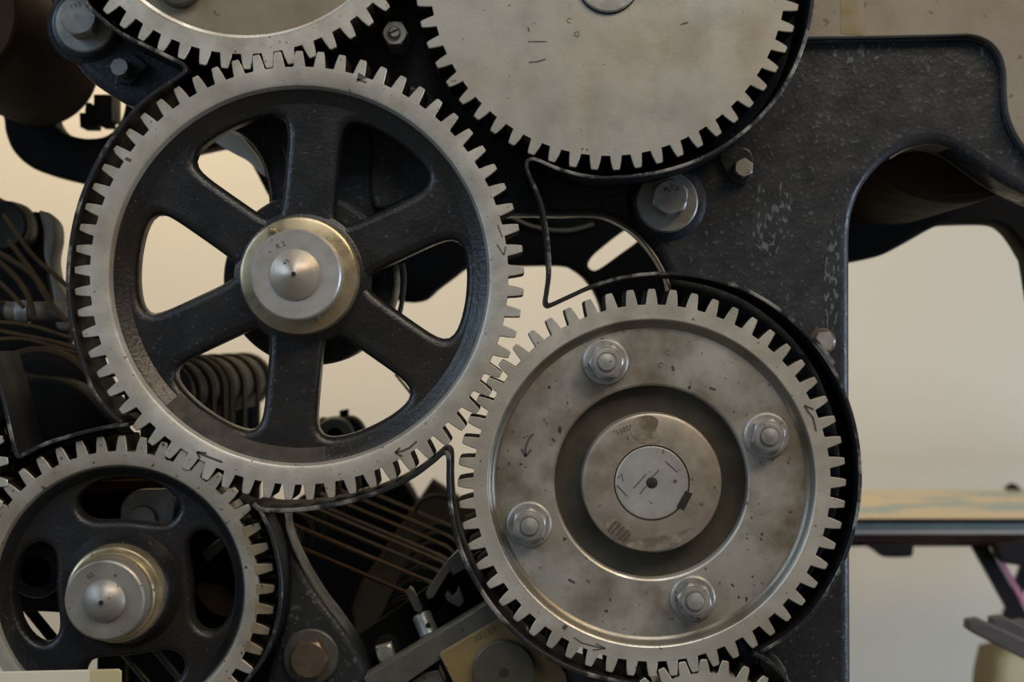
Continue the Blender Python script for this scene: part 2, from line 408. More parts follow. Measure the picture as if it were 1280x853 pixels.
def bolt(parent, x, y, rh, rw, mt='bolt_grey', d=FD, wt=10, hh=24, rot=0.2, n=6, name='hex_bolt', dx=0, dy=0, mark=None, wmat='bolt_grey', ch=2.5):
    """hex bolt with washer standing on a face at depth d; x, y px of the washer"""
    c = W(x, y, d-wt)
    c.y = 0
    b = hexa(name, rh, d-wt-hh, d-wt+1, mt, parent, (c.x+dx*S, 0, c.z-dy*S), rot, n, ch)
    if rw:
        lathe('washer', [(0, d-wt), (rw-2, d-wt), (rw, d-wt+2), (rw, d+3), (0, d+3)], wmat, b, (-dx*S, 0, dy*S), n=64)
    if mark: text('stamped_mark', mark[0], mark[1], 'stamp', b, mark[2], mark[3], d-wt-hh-0.1, mark[4])
    return b
def boss(x, y, r, h, d=FD):
    c = W(x, y, d-h); c.y = 0
    return lathe('boss', [(0, d-h), (r-5, d-h), (r-1.5, d-h+1.5), (r, d-h+5), (r+5, d-1), (r+8, d+3), (0, d+3)], 'black_paint', frame, c, n=80)
boss(834, 251, 47, 12); bolt(frame, 834, 252, 25, 40.5, d=FD-12, wt=9, hh=24, rot=0.15, mark=('V 3', 9, 5, 12, 20), dx=2, dy=-4)
boss(106, 29, 45, 10); bolt(frame, 106, 28, 26, 39, d=FD-10, wt=9, hh=30, rot=0.35, mark=('1 V 2', 7, -3, 14, -15), dx=-1, dy=-2)
for sc in ([(1022, 57), (1050, 54), (1085, 55), (1112, 58), (1108, 66), (1085, 78), (1060, 80), (1042, 70)], [(945, 240), (960, 225), (985, 235), (988, 270), (975, 310), (958, 320), (940, 290)], [(1224, 58), (1236, 66), (1246, 84), (1243, 90), (1230, 76)], [(1040, 280), (1046, 270), (1049, 330), (1046, 400), (1036, 420), (1030, 350)]):
    plate('paint_scuff', [smoothp(sc, 4)], FD-0.4, FD+1, 'paint_scuffed', frame, bevel=0)
# lugs with small bolts
plate('lug', [smoothp([(898, 190), (912, 183), (935, 186), (942, 200), (940, 220), (930, 230), (918, 228), (906, 213)], 3)], FD-8, FD+2, 'black_paint', frame, bevel=2)
bolt(frame, 928, 211, 13, 0, d=FD-7, wt=0, hh=16, rot=0.1)
plate('lug', [[(139, 84), (165, 66), (186, 82), (163, 106), (147, 103)]], FD-9, FD+2, 'black_paint', frame, bevel=2)
bolt(frame, 154, 87, 12, 0, d=FD-8, wt=0, hh=22, rot=0.1, n=8)
bolt(frame, 1028, 427, 14, 18, d=FD, wt=3, hh=16, rot=0.5, wmat='bolt_rust', mt='bolt_grey')
# stud with slotted end and nut between the upper gears
nb = bolt(frame, 498, 53, 17, 0, d=FD, wt=0, hh=66, rot=0.52, name='hex_nut', mt='steel_collar')
lathe('stud', [(0, FD-73), (6, FD-73), (8, FD-70), (8, FD-60), (0, FD-60)], 'bolt_grey', nb, n=24)
stroke('slot', [[(-6, -2), (6, 3.5)]], 2.2, 'hole_black', nb, FD-73)
# bearing seat behind the big spoked gear
lathe('bearing_seat', [(0, 94), (104, 94), (111, 99), (114, 108), (114, 175), (0, 175)], 'black_paint', frame, W(374, 345, 0), n=96)

# ------------------------------------------------------------------ far side frame
FF = 640.0; FFB = 426.5 + 1150/K(FF)
far = thing('side_frame', 'far black side frame of the press, seen blurred past the near casting', 'machine frame')
fo = smoothp([(-60, -130), (-30, 60), (1, 138), (6, 165), (17, 190), (42, 211), (80, 223), (115, 229), (150, 222), (200, 202), (245, 188), (300, 187), (345, 260), (410, 330), (470, 366),
       (505, 377), (530, 375), (546, 362), (562, 350), (597, 327), (640, 331), (700, 331), (718, 337), (735, 352), (750, 380), (762, 440)], 4, False)
fo += [(762, FFB), (1046, FFB), (1046, 335)] + smoothp([(1064, 328), (1100, 320), (1130, 305), (1160, 288), (1177, 281), (1200, 279), (1245, 279), (1262, 287), (1275, 303), (1288, 325)], 4, False) + [(1300, 400), (1420, 400), (1420, -130)]
h1 = smoothp([(70, 158), (88, 169), (110, 173), (133, 169), (149, 153), (156, 130), (157, 95), (110, 90), (68, 100), (60, 130)], 3)
h2 = smoothp([(735, 331), (741, 338), (751, 335), (776, 317), (800, 299), (801, 289), (792, 283), (780, 288), (759, 304), (742, 319)], 3)
h3 = smoothp([(625, 262), (645, 273), (670, 283), (695, 287), (718, 286), (742, 279), (760, 266), (740, 256), (690, 252), (650, 254)], 3)
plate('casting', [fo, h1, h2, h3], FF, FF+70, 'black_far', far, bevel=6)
# blocks seen in the opening at the upper left
plate('clamp_block', [[(99, 141), (106, 141), (107, 128), (112, 128), (113, 137), (117, 137), (117, 118), (136, 118), (136, 157), (124, 157), (124, 150), (117, 150), (117, 159), (100, 159)]], FF-30, FF+20, 'black_far', far, bevel=1)
plate('steel_post', [[(137, 110), (142, 110), (142, 151), (137, 151)]], FF-10, FF+40, 'arm_grey', far, bevel=1)
# worn curved bar along the edge of the crescent opening, and the pale tie bar behind it
plate('tie_bar', [[(560, 236), (752, 236), (752, 300), (560, 300)]], FF+60, FF+110, 'arm_grey', far, bevel=4)
tube('lip', [W(x, y, FF-6) for x, y in smoothp([(640, 272), (665, 283), (695, 288), (718, 287), (742, 280)], 4, False)], 3.2, 'arm_grey', far, n=8)
# bright worn lower edge of the near casting
tube('worn_lip', [W(x, y, FD+2) for x, y in smoothp([(640, 269), (700, 269), (748, 269.5), (774, 278.5), (800, 297.5), (822, 325), (837, 358), (838, 372)], 4, False)], 1.8, 'pad_bare', frame, n=8)
# pale rail through the upper-left spoke opening
tag(plate('guide_rail', [smoothp([(262, 172), (276, 164), (290, 160), (306, 176), (320, 194), (332, 216), (327, 218), (308, 200), (286, 188)], 4)], 330, 360, 'rail_pale', bevel=3), 'pale steel guide rail seen through the upper-left spoke opening', 'rail')
tube('hoop_edge', [W(x, y, 150) for x, y in smoothp([(287, 161), (311, 176), (327, 200), (336, 230), (338, 258)], 4, False)], 1.3, 'pad_bare', frame, n=6)

# ------------------------------------------------------------------ drums between the frames
def drum(label, x, y, r, d0, d1, m, kx=None):
    k = K(d1); c = ((x-640)*k*S, 0, (426.5-y)*k*S); R = r*k
    t = thing('drum', label, 'roller', c)
    lathe('shell', [(R-14, d0+12), (R-3, d0+12), (R, d0+16), (R, d1-6), (R-6, d1), (R-14, d1), (R-14, d0+12)], m, t, n=96)
    lathe('end_disc', [(0, d0+13), (R-10, d0+13), (R-10, d0+26), (0, d0+26)], m, t, n=64)
    lathe('end_disc', [(0, d1-20), (R-10, d1-20), (R-10, d1-14), (0, d1-14)], 'black_far', t, n=64)
    lathe('axle', [(0, d0+5), (26, d0+5), (26, d1+30), (0, d1+30)], 'steel_dark', t, n=32)
    return t
drum('brown-black inking drum under the arch of the side frame', 1110, 150, 131, 195, 610, 'drum_brown')
drum('black drum in the upper left corner behind the bolted arm', 50, 84, 75, 150, 600, 'drum_brown')

# ------------------------------------------------------------------ gears
def tooth_mesh(Ro, Rr, N, th, wt=0.335, wr=0.63):
    pitch = 2*pi/N
    at = pitch*wt/2*0.92; ar = pitch*wr/2
    pts = []
    base = Rr-3
    prof = [(base, ar*1.0), (Rr, ar), (Rr+(Ro-Rr)*0.10, ar*0.90), (Rr+(Ro-Rr)*0.5, at+(ar-at)*0.52), (Ro-2.0, at+0.02*pitch), (Ro, at*0.82)]
    left = [(-r*sin(a), r*cos(a)) for r, a in prof]; right = [(r*sin(a), r*cos(a)) for r, a in reversed(prof)]
    outl = left+right; n = len(outl)
    ch = 1.0
    def inset(p):
        cx, cz = 0, (Rr+Ro)/2
        # shrink the flanks and the tip only
        x, z = p
        return (x*(1-ch/ max(abs(x), 4)), z - (ch if z > Ro-1.5 else 0))
    vs = [(x*S, -0.06*S, z*S) for x, z in map(inset, outl)] + [(x*S, ch*S, z*S) for x, z in outl] + [(x*S, (th-ch)*S, z*S) for x, z in outl] + [(x*S, th*S, z*S) for x, z in map(inset, outl)]
    fs = [tuple(range(n)), tuple(range(3*n, 4*n))]
    for b in range(3):
        for i in range(n):
            j = (i+1) % n; fs.append((b*n+i, b*n+j, (b+1)*n+j, (b+1)*n+i))
    me = bpy.data.meshes.new('tooth'); me.from_pydata(vs, [], fs); me.update()
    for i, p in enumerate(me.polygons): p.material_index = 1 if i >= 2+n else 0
    bm = bmesh.new(); bm.from_mesh(me); bmesh.ops.recalc_face_normals(bm, faces=bm.faces); bm.to_mesh(me); bm.free()
    for p in me.polygons: p.use_smooth = False
    return me

def gear_teeth(rim, Ro, Rr, N, phase, th, m, only=None, wt=0.335, wr=0.63):
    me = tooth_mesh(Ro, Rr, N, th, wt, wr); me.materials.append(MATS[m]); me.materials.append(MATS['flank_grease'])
    for i in range(N):
        a = (phase + 360.0*i/N) % 360
        if only and not only(a): continue
        t = bpy.data.objects.new('tooth', me); COL.objects.link(t); t.parent = rim
        t.rotation_euler = (0, radians(a), 0)

def gear_root(name, label, x, y, group=None): return thing(name, label, 'gear', W(x, y, 0), group)

def rounded_sector(a0, a1, half, r_in, r_out, fr, n=10):
    """opening between two straight spokes at angles a0, a1 (deg clockwise from up), spoke half width `half`, filleted"""
    a0, a1 = radians(a0), radians(a1); mid = (a0+a1)/2
    def lineint(a, sgn, r):             # point on the spoke edge at radius r
        u = math.sqrt(max(r*r-half*half, 0)); dx, dz = sin(a), cos(a); nx, nz = cos(a), -sin(a)
        return (dx*u+nx*half*sgn, dz*u+nz*half*sgn)
    corners = []
    h = (a1-a0)/2
    apex_r = half/sin(h)
    apex = (sin(mid)*apex_r, cos(mid)*apex_r)
    pts = []
    # dense outline, then corner rounding by repeated averaging near corners via offset arcs
    A = lineint(a0, 1, r_out); B = lineint(a1, -1, r_out)
    angA = math.atan2(A[0], A[1]); angB = math.atan2(B[0], B[1])
    if angB < angA: angB += 2*pi
    arc = [(r_out*sin(angA+(angB-angA)*i/16), r_out*cos(angA+(angB-angA)*i/16)) for i in range(17)]
    poly = [apex] + arc
    # resample evenly
    def resample(p, m):
        segs = []; tot = 0
        q = p+[p[0]]
        for i in range(len(p)):
            l = hypot(q[i+1][0]-q[i][0], q[i+1][1]-q[i][1]); segs.append(l); tot += l
        res = []; i = 0; acc = 0
        for k in range(m):
            s = tot*k/m
            while acc+segs[i] < s: acc += segs[i]; i += 1
            t = (s-acc)/segs[i]; res.append((q[i][0]+(q[i+1][0]-q[i][0])*t, q[i][1]+(q[i+1][1]-q[i][1])*t))
        return res
    m = 96; p = resample(poly, m)
    for _ in range(fr):
        p = [((p[i-1][0]+2*p[i][0]+p[(i+1) % m][0])/4, (p[i-1][1]+2*p[i][1]+p[(i+1) % m][1])/4) for i in range(m)]
    return resample(p, 48)

def circ(r, n=96): return [(r*sin(2*pi*i/n), r*cos(2*pi*i/n)) for i in range(n)]
TH = 78.0

# --- big six-spoked gear
g1 = gear_root('spoked_gear', 'largest gear, silver toothed rim on six black spokes with brass-ringed hub', 373.9, 344.7)
rim = lathe('toothed_rim', [(261.4, 0), (261.4, TH), (238, TH), (232, 60), (232, 22), (236, 6), (238.5, 1.5), (242, 0)], 'steel_rim', g1, n=195, closed=True, smooth=28)
gear_teeth(rim, 281.3, 261.2, 65, 0.0, TH, 'steel_rim')
holes = [rounded_sector(5+60*k, 65+60*k, 33.5, 60, 210, 42) for k in range(6)]
web = link('spoke_wheel', prism_mesh([circ(250)]+holes, 22, 64, 'spoke_wheel', 11, 5), 'black_spoke', g1)
lathe('rim_fillet', [(236, 10), (233, 11), (226, 17), (216, 23.5), (216, 30), (236, 30)], 'black_spoke', g1, n=160, closed=True)
def sector(name, prof, a0, a1, m, parent, n=40):
    vs = []; fs = []; k = len(prof)
    for i in range(n+1):
        a = radians(a0+(a1-a0)*i/n)
        for r, d in prof: vs.append((r*sin(a)*S, d*S, r*cos(a)*S))
    for i in range(n):
        for j in range(k-1): fs.append((i*k+j, i*k+j+1, (i+1)*k+j+1, (i+1)*k+j))
    me = bpy.data.meshes.new(name); me.from_pydata(vs, [], fs); me.update()
    return link(name, me, m, parent, smooth=60)
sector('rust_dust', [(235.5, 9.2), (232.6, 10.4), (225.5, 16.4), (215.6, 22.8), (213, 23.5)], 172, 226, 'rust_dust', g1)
lathe('hub', [(0, 20), (75, 20), (78, 21.5), (83, 24), (87, 34), (87, 60), (84, 95), (0, 95)], 'black_spoke', g1, n=96)
lathe('brass_ring', [(0, -6), (69, -6), (72.5, -4), (74, 0), (74.5, 5), (74.5, 22), (0, 22)], 'brass_collar', g1, n=120)
col = lathe('collar', [(0, -34), (54, -34), (56, -32), (56.5, -26), (56.5, -4), (0, -4)], 'steel_collar', g1, n=96)
text('stamped_number', 'R 2', 9, 'stamp', col, -18, 36, -34.1, -25)
pin = lathe('shaft_end', [(0, -52), (3, -51.5), (14, -47), (27, -39), (31, -36.5), (31, -33), (0, -33)], 'steel_hub', g1, n=72)
lathe('centre_hole', [(0, -52.6), (2.9, -52.6), (2.9, -50)], 'hole_black', pin, n=20)
text('stamped_number', '63', 8, 'stamp', pin, -9.5, 14.5, -45.5, -30)
for (x, y) in ((341, 289), (397, 396)):
    c = (x-373.9, 344.7-y)
    lathe('dowel_pin', [(0, -16), (3, -15), (4.6, -11.5), (4.6, -5), (0, -5)], 'brass_collar', g1, (c[0]*S, 0, c[1]*S), n=20)
def px(g, x, y): return (x-g[0], g[1]-y)
G1C = (373.9, 344.7)
def marks(parent, g, polylines, wd, d, name='painted_arrow', m='mark_ink'):
    stroke(name, [[(p[0]-g[0], g[1]-p[1], *(p[2:])) for p in pl] for pl in polylines], wd, m, parent, d)
marks(rim, G1C, [[(247, 566), (262, 572), (278, 578)], [(246, 565), (250, 573)], [(246, 565), (258, 567)]], 2.6, 0)
marks(rim, G1C, [[(521, 552), (512, 560), (503, 564), (494, 566)], [(494, 566), (500, 560)], [(494, 566), (503, 571)]], 2.4, 0)
marks(rim, G1C, [[(448, 91, 0.2), (450, 95, 2.0), (452, 100, 4.0)]], 3.4, 0)
marks(rim, G1C, [[(446, 99), (458, 103)]], 2.2, 0)
marks(rim, G1C, [[(622, 281), (628, 297)], [(621, 306), (630, 319)], [(632, 308), (630, 319)]], 1.4, 0)
marks(rim, G1C, [[(157, 198), (164, 201)]], 4, 0, 'dark_spot')

# --- lower right flanged gear with four nuts
G2C = (815.0, 604.1)
g2 = gear_root('plate_gear', 'solid steel gear with four nuts on its web, lower right', *G2C)
rim = lathe('toothed_rim', [(223.3, 0), (223.3, TH), (190, TH), (190, 20), (204.5, 20), (204.5, 1), (206, 0)], 'steel_rim', g2, n=168, closed=True, smooth=28)
gear_teeth(rim, 242.8, 223, 56, -0.08, TH, 'steel_rim')
wb = lathe('web', [(200, 11), (124.5, 11), (122, 12.5), (121, 16), (120.5, 50), (120.5, 60), (200, 60)], 'steel_web', g2, n=144, closed=True, smooth=25)
lathe('recess_floor', [(122, 27), (86, 29), (86, 45), (122, 45)], 'steel_dark', wb, n=120, closed=True)
lathe('rim_step', [(204.6, 0.6), (203, 1.6), (200.5, 6), (197.5, 9.5), (194, 10.9), (194, 16), (204.6, 16)], 'steel_step', g2, n=168, closed=True, smooth=50)
hubm = link('hub', lathe_mesh([(47.6, 2), (83, 2), (86.5, 3.5), (88, 7), (88, 60), (47.6, 60)], 120, 'hub', True), 'steel_hub', g2, smooth=28)
sh = lathe('shaft_end', [(0, 2.4), (44.6, 2.4), (46, 3.6), (46, 60), (0, 60)], 'steel_collar', g2, n=96)
lathe('centre_hole', [(0, 1.9), (6.4, 1.9), (7.2, 2.3), (7.2, 3)], 'hole_black', sh, n=28)
lathe('gap_ring', [(45.8, 4.5), (47.8, 4.5), (47.8, 10), (45.8, 10)], 'hole_black', g2, n=96, closed=True)
k = link('keyway', prism_mesh([[(px(G2C, x, y)) for x, y in ((857, 614), (866, 617.5), (855, 639), (846, 634))]], 1.6, 4), 'hole_black', hubm, smooth=0)
text('stamped_number', '"11026', 9, 'stamp', hubm, -36, 66, 1.8, -22)
text('stamped_number', '1', 9, 'stamp', hubm, -30, 56, 1.8, -15)
text('stamped_number', 'N', 6, 'stamp', hubm, 62, -27, 1.8, 0)
marks(sh, G2C, [[(792, 611), (800, 602), (808, 593)], [(800, 618), (808, 608)], [(814, 598), (824, 588)], [(773, 598), (777, 592), (779, 602)], [(771, 607), (784, 621)], [(832, 577), (847, 591)]], 1.1, 2.4, 'scratches', 'steel_dark')
lathe('pit', [(0, 1.9), (2.2, 1.9), (2.2, 3)], 'stamp', sh, ((844-815)*S, 0, (604-602)*S), n=12)
plate('oil_patch', [smoothp([(793, 525), (800, 521), (815, 520), (823, 527), (820, 540), (826, 552), (808, 555), (795, 550), (788, 538)], 4)], 1.4, 3, 'oil_stain', hubm, bevel=0, local=G2C)
plate('oil_patch', [smoothp([(815, 672), (840, 668), (868, 660), (860, 672), (842, 683), (822, 689), (800, 688), (782, 682), (796, 677)], 4)], 1.4, 3, 'oil_stain', hubm, bevel=0, local=G2C)
plate('rubbed_patch', [smoothp([(757, 656), (765, 650), (773, 652), (776, 660), (788, 663), (784, 675), (772, 674), (763, 668)], 4)], 1.4, 3, 'oil_stain', hubm, bevel=0, local=G2C)
marks(hubm, G2C, [[(760, 664), (770, 652)], [(764, 668), (775, 655)], [(769, 671), (780, 659)], [(774, 674), (785, 663)], [(779, 677), (788, 667)]], 2.2, 1.3, 'hatch_mark', 'stamp')
marks(wb, G2C, [[(667, 543), (661, 550), (657, 560), (657, 571)], [(652, 562), (657, 572)], [(664, 563), (657, 572)]], 2.6, 11)
marks(wb, G2C, [[(650, 580, 1), (651.5, 582, 1)]], 3, 11, 'dark_spot')
marks(wb, G2C, [[(841, 458), (843, 461), (842, 464)]], 3.2, 11, 'dark_spot')
marks(wb, G2C, [[(711, 726), (719, 731)], [(690, 549), (694, 553)], [(888, 485), (896, 488)]], 3, 11, 'dark_spot')
text('stamped_number', 'C', 9, 'stamp', wb, 20, 163, 10.9, 15)
text('stamped_number', 'C', 9, 'stamp', wb, 11, 147, 10.9, 15)
marks(rim, G2C, [[(1010, 515), (1016, 522), (1020, 539)], [(1006, 508), (1010, 515)], [(1005, 507), (1017, 512)]], 2.4, 0)
marks(rim, G2C, [[(717, 797), (727, 804), (742, 808), (756, 811)], [(745, 805), (757, 811)], [(741, 813), (757, 811)]], 1.4, 0)
marks(rim, G2C, [[(704, 783), (708, 786)]], 6, 0, 'dark_spot')
def nut(g, C, x, y, rot, d):
    c = ((x-C[0])*S, 0, (C[1]-y)*S)
    b = hexa('hex_nut', 22.5, d-24, d-4, 'bolt_grey', g, c, rot)
    lathe('washer', [(0, d-6), (26, d-6), (28.5, d-4), (28.5, d+1), (0, d+1)], 'bolt_grey', b, n=56)
    lathe('nut_collar', [(15, d-26), (17.2, d-25.5), (17.8, d-23), (12, d-23), (12, d-26)], 'bolt_grey', b, n=40, closed=True)
    lathe('stud', [(0, d-33), (4, d-32.5), (10, d-31), (11.2, d-28.5), (11.2, d-20), (0, d-20)], 'bolt_grey', b, n=32)
for x, y, r in ((757.5, 452.5, 0.45), (959.5, 545, 0.2), (661.5, 656.5, 0.1), (867, 749.5, 0.75)): nut(g2, G2C, x, y, r, 11)

# --- upper left ring-rimmed gear
G3C = (305.6, -163.7)
g3 = gear_root('plate_gear', 'steel gear with brown recessed web cut off by the top edge, upper left', *G3C); g3.location.y = 0.0006
rim = lathe('toothed_rim', [(231, 0), (231, TH), (200, TH), (200, 14), (209, 11), (210.5, 2), (212, 0)], 'steel_rim', g3, n=168, closed=True, smooth=28)
gear_teeth(rim, 250.4, 230.8, 56, 5.75, TH, 'steel_rim')
wb = lathe('web', [(0, 12), (205, 12), (205, 50), (0, 50)], 'web_brown', g3, n=120)
lathe('hub', [(0, -10), (60, -10), (64, -5), (64, 14), (0, 14)], 'steel_hub', g3, n=72)
lathe('boss', [(0, -2), (26, -2), (29, 1), (29, 13), (0, 13)], 'steel_dark', wb, ((222-G3C[0])*S, 0, (G3C[1]+21)*S), n=48)

# --- upper right flat disc gear
G4C = (760.0, -27.7)
g4 = gear_root('plate_gear', 'flat grey steel disc gear with plain face, top centre right', *G4C)
rim = lathe('toothed_rim', [(222.5, 0), (222.5, TH), (120, TH), (120, 0)], 'steel_disc', g4, n=165, closed=True, smooth=28)
gear_teeth(rim, 241, 222, 55, 0.73, TH, 'steel_disc')
lathe('web', [(0, 0), (120.05, 0), (120.05, TH), (0, TH)], 'steel_disc', g4, n=165)
lathe('shaft_end', [(0, -6), (36, -6), (38, -4.5), (38, 3), (0, 3)], 'bolt_grey', g4, (0, 0, -6*S), n=72)
lathe('gap_ring', [(38, -0.5), (39.6, -0.5), (39.6, 2), (38, 2)], 'hole_black', g4, (0, 0, -6*S), n=72, closed=True)
marks(rim, G4C, [[(727, 186.3), (729, 186.6)], [(733, 187), (735, 187.2)], [(565, 101), (566.5, 102)], [(568.5, 100.6), (570, 101)]], 2.2, 0, 'dark_spot')
marks(rim, G4C, [[(660, 52, .6), (672, 52, 1), (684, 52, .6)], [(661, 78), (672, 77), (682, 74)], [(660, 34), (661.5, 39)], [(850, 31, .4), (856, 29, 1.5), (861, 28, .4)]], 1.6, 0, 'scuff', 'stamp')
text('stamped_number', 'C', 9, 'stamp', g4, 711-760, -27.7-26, -0.1, 10)
text('stamped_number', 'G', 10, 'stamp', g4, 720.5-760, -27.7-43, -0.1, 10)

# --- lower left small spoked gear
G5C = (147.8, 740.1)
g5 = gear_root('spoked_gear', 'smaller black-webbed gear with brass-ringed hub, lower left corner', *G5C); g5.location.y = 0.002
rim = lathe('toothed_rim', [(175.4, 0), (175.4, TH), (158, TH), (154, 60), (154, 20), (156.5, 4), (158.5, 1), (161, 0)], 'steel_dim_rim', g5, n=135, closed=True, smooth=28)
gear_teeth(rim, 195.3, 175.2, 45, 1.1, TH, 'steel_dim_rim', lambda a: not 62 < a < 118)
gear_teeth(rim, 195.3, 175.2, 45, 1.1, TH, 'steel_rusty', lambda a: 62 < a < 118)
def lobe(ang, r0, r1, wd):
    a = radians(ang); u = (sin(a), cos(a)); v = (cos(a), -sin(a)); base = []
    hs = (r1-r0)/2; rc = (r0+r1)/2
    for i in range(40):
        t = 2*pi*i/40; c, s = cos(t), sin(t)
        x = wd*(abs(s)**0.75)*(1 if s > 0 else -1); y = hs*(abs(c)**0.85)*(1 if c > 0 else -1)
        R = rc+y; th = x/rc*1.05
        base.append((R*sin(a+th), R*cos(a+th)))
    return base
link('spoke_wheel', prism_mesh([circ(168)]+[lobe(q, 86, 140, 62) for q in (3, 85, 173, 267)], 22, 58, 'spoke_wheel', 9, 4), 'black_spoke', g5)
lathe('rim_fillet', [(157, 8), (154, 9), (150, 14), (144, 21.5), (144, 28), (157, 28)], 'black_spoke', g5, n=120, closed=True)
lathe('hub', [(0, -4), (61, -4), (63.5, -1), (66, 6), (69, 14), (75, 22), (75, 60), (72, 90), (0, 90)], 'black_spoke', g5, n=96)
lathe('brass_ring', [(0, -26), (55, -26), (58.5, -24), (60.5, -20), (61, -14), (61, 0), (0, 0)], 'brass_collar', g5, n=96)
lathe('spacer', [(0, -40), (52, -40), (54, -38), (54, -22), (0, -22)], 'brass_collar', g5, n=96)
col = lathe('collar', [(0, -70), (46, -70), (48.5, -68), (49, -62), (49, -36), (0, -36)], 'steel_dim', g5, n=96)
text('stamped_number', '63', 9, 'stamp', col, -17, 30, -70.1, -25)
pin = lathe('shaft_end', [(0, -86), (3, -85.5), (13, -82), (22, -76.5), (25.5, -72.5), (26, -69), (0, -69)], 'steel_dim', g5, n=64)
lathe('centre_hole', [(0, -86.6), (2.9, -86.6), (2.9, -84)], 'hole_black', pin, n=20)

# --- small pinion at the bottom and gear at the left edge
g6 = gear_root('plate_gear', 'pale pinion gear peeking up at the bottom edge under the bolted gear', 882.5, 964.5)
rim = lathe('toothed_rim', [(122.5, 0), (122.5, TH), (90, TH), (90, 8), (96, 6), (100, 0)], 'steel_rim', g6, n=96, closed=True, smooth=28)
gear_teeth(rim, 139.8, 122, 32, -1.1, TH, 'steel_rim')
lathe('web', [(0, 10), (93, 10), (93, 50), (0, 50)], 'steel_web', g6, n=72)
lathe('hub', [(0, -12), (36, -12), (40, -8), (40, 12), (0, 12)], 'steel_hub', g6, n=48)
g7 = gear_root('plate_gear', 'small gear whose teeth just enter at the left edge', -111, 588)
rim = lathe('toothed_rim', [(104, 0), (104, TH), (70, TH), (70, 8), (82, 0)], 'steel_rim', g7, n=84, closed=True, smooth=28)
gear_teeth(rim, 121.5, 103, 27, 4.5, TH, 'steel_rim')
lathe('web', [(0, 10), (72, 10), (72, 50), (0, 50)], 'steel_web', g7, n=60)
lathe('hub', [(0, -12), (30, -12), (34, -8), (34, 12), (0, 12)], 'steel_hub', g7, n=48)
# gear shafts running back into the frames
for g, c, r in ((g1, G1C, 46), (g2, G2C, 46), (g3, G3C, 38), (g4, G4C, 38), (g5, G5C, 40)):
    lathe('shaft', [(0, 50), (r, 50), (r, FF+40), (0, FF+40)], 'steel_dark', g, n=40)

# ------------------------------------------------------------------ sheet guards around the gears
def guard(label, pts, t=4.6, d0=-8, d1=104, n=6):
    o = link('gear_guard', strip_mesh(smoothp(pts, n, False), t, d0, d1), ['black_guard', 'worn_edge'])
    return tag(o, label, 'guard')
guard('black sheet guard curling round the left side of the largest gear',
      [(96, -40), (106, 0), (120, 17), (150, 41), (190, 61), (222, 77), (230.5, 83), (230.5, 89), (224, 95), (203, 109), (180, 126), (158, 149), (135, 180), (116, 214), (101, 250), (91, 290), (85, 340), (87, 390), (98, 440), (116, 488), (137, 517), (152, 529)], 5)
guard('black sheet guard arching over the smaller spoked gear from the left edge',
      [(-14, 440), (4, 500), (13, 540), (20, 566), (24, 571), (32, 567), (60, 554), (100, 542), (135, 534), (160, 531)], 5)
cg = guard('long black sheet guard under the disc gear and round the bolted gear',
      [(1017, -60), (1017, -20), (1013, 20), (1003, 60), (984, 102), (955, 141), (915, 176), (870, 201), (820, 216), (770, 222), (735, 220.5), (700, 212), (674, 201), (664, 199), (658.5, 203), (659.5, 213), (667, 231), (676, 252), (682, 280), (685.5, 310), (687, 340), (684.5, 362), (682.5, 376), (685, 381), (691, 380),
       (715, 369), (745, 356), (790, 345), (835, 342), (880, 347), (930, 362), (972, 386), (1010, 420), (1040, 460), (1062, 510), (1073, 560), (1075, 610), (1068, 660), (1049, 714), (1017, 765), (985, 795), (952, 815)], 4.6)
# riveted joint flap on that guard
fl = link('joint_flap', strip_mesh([(1018, 425), (1026, 433), (1034, 443), (1042, 456)], 6, -11, 60), ['worn_edge', 'worn_edge'], cg)
guard('black sheet guard with rolled lip between largest gear and bolted gear',
      [(317, 629), (322, 635), (335, 638.5), (370, 638), (420, 631), (470, 617), (512, 598), (540, 578), (553, 567), (559, 568), (561, 577), (561, 605), (564, 640), (573, 680), (591, 721), (620, 765), (660, 805), (708, 834), (752, 848), (800, 858)], 6.0)
guard('black sheet guard hugging the right side of the smaller spoked gear',
      [(324, 636), (337, 664), (348, 705), (351, 745), (344, 787), (328, 825), (308, 852), (285, 880)], 5)
guard('short worn guard strip curving below the bolted gear at the bottom edge',
      [(942, 818), (956, 824), (972, 838), (986, 856), (992, 880)], 5)
tag(plate('cover_plate', [smoothp([(950, 822), (966, 818), (978, 830), (985, 846), (990, 880), (960, 880), (955, 845)], 3)], 40, 60, 'bar_steel', bevel=2), 'greasy steel cover plate by the bottom end of the long guard', 'plate')

# ------------------------------------------------------------------ lower castings
lb = thing('bracket', 'black cast bracket with large bolt between the two spoked gears, bottom', 'bracket')
plate('casting', [smoothp([(318, 640), (352, 640), (358, 665), (372, 700), (398, 745), (428, 785), (452, 825), (464, 870), (470, 960), (400, 1000), (320, 960), (330, 860), (352, 790), (355, 740), (346, 690)], 4)], 70, 150, 'black_paint', lb, bevel=10, seg=4)
bolt(lb, 388, 822, 26, 36, 'bolt_rust', d=70, wt=9, hh=20, rot=0.5, wmat='bolt_dark')
P5 = 118
pl = thing('bearing_plate', 'dark cast plate behind the smaller spoked gear, lower left', 'plate')
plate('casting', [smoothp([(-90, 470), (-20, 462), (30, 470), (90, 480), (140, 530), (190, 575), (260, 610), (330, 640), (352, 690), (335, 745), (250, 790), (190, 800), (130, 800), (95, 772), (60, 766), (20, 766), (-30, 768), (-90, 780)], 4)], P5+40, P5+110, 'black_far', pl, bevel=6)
bb = plate('bearing_block', [smoothp([(150, 640), (158, 622), (172, 613), (200, 612), (216, 613), (218, 640), (205, 670), (160, 672)], 3)], P5-25, P5+42, 'bolt_grey', pl, bevel=2)
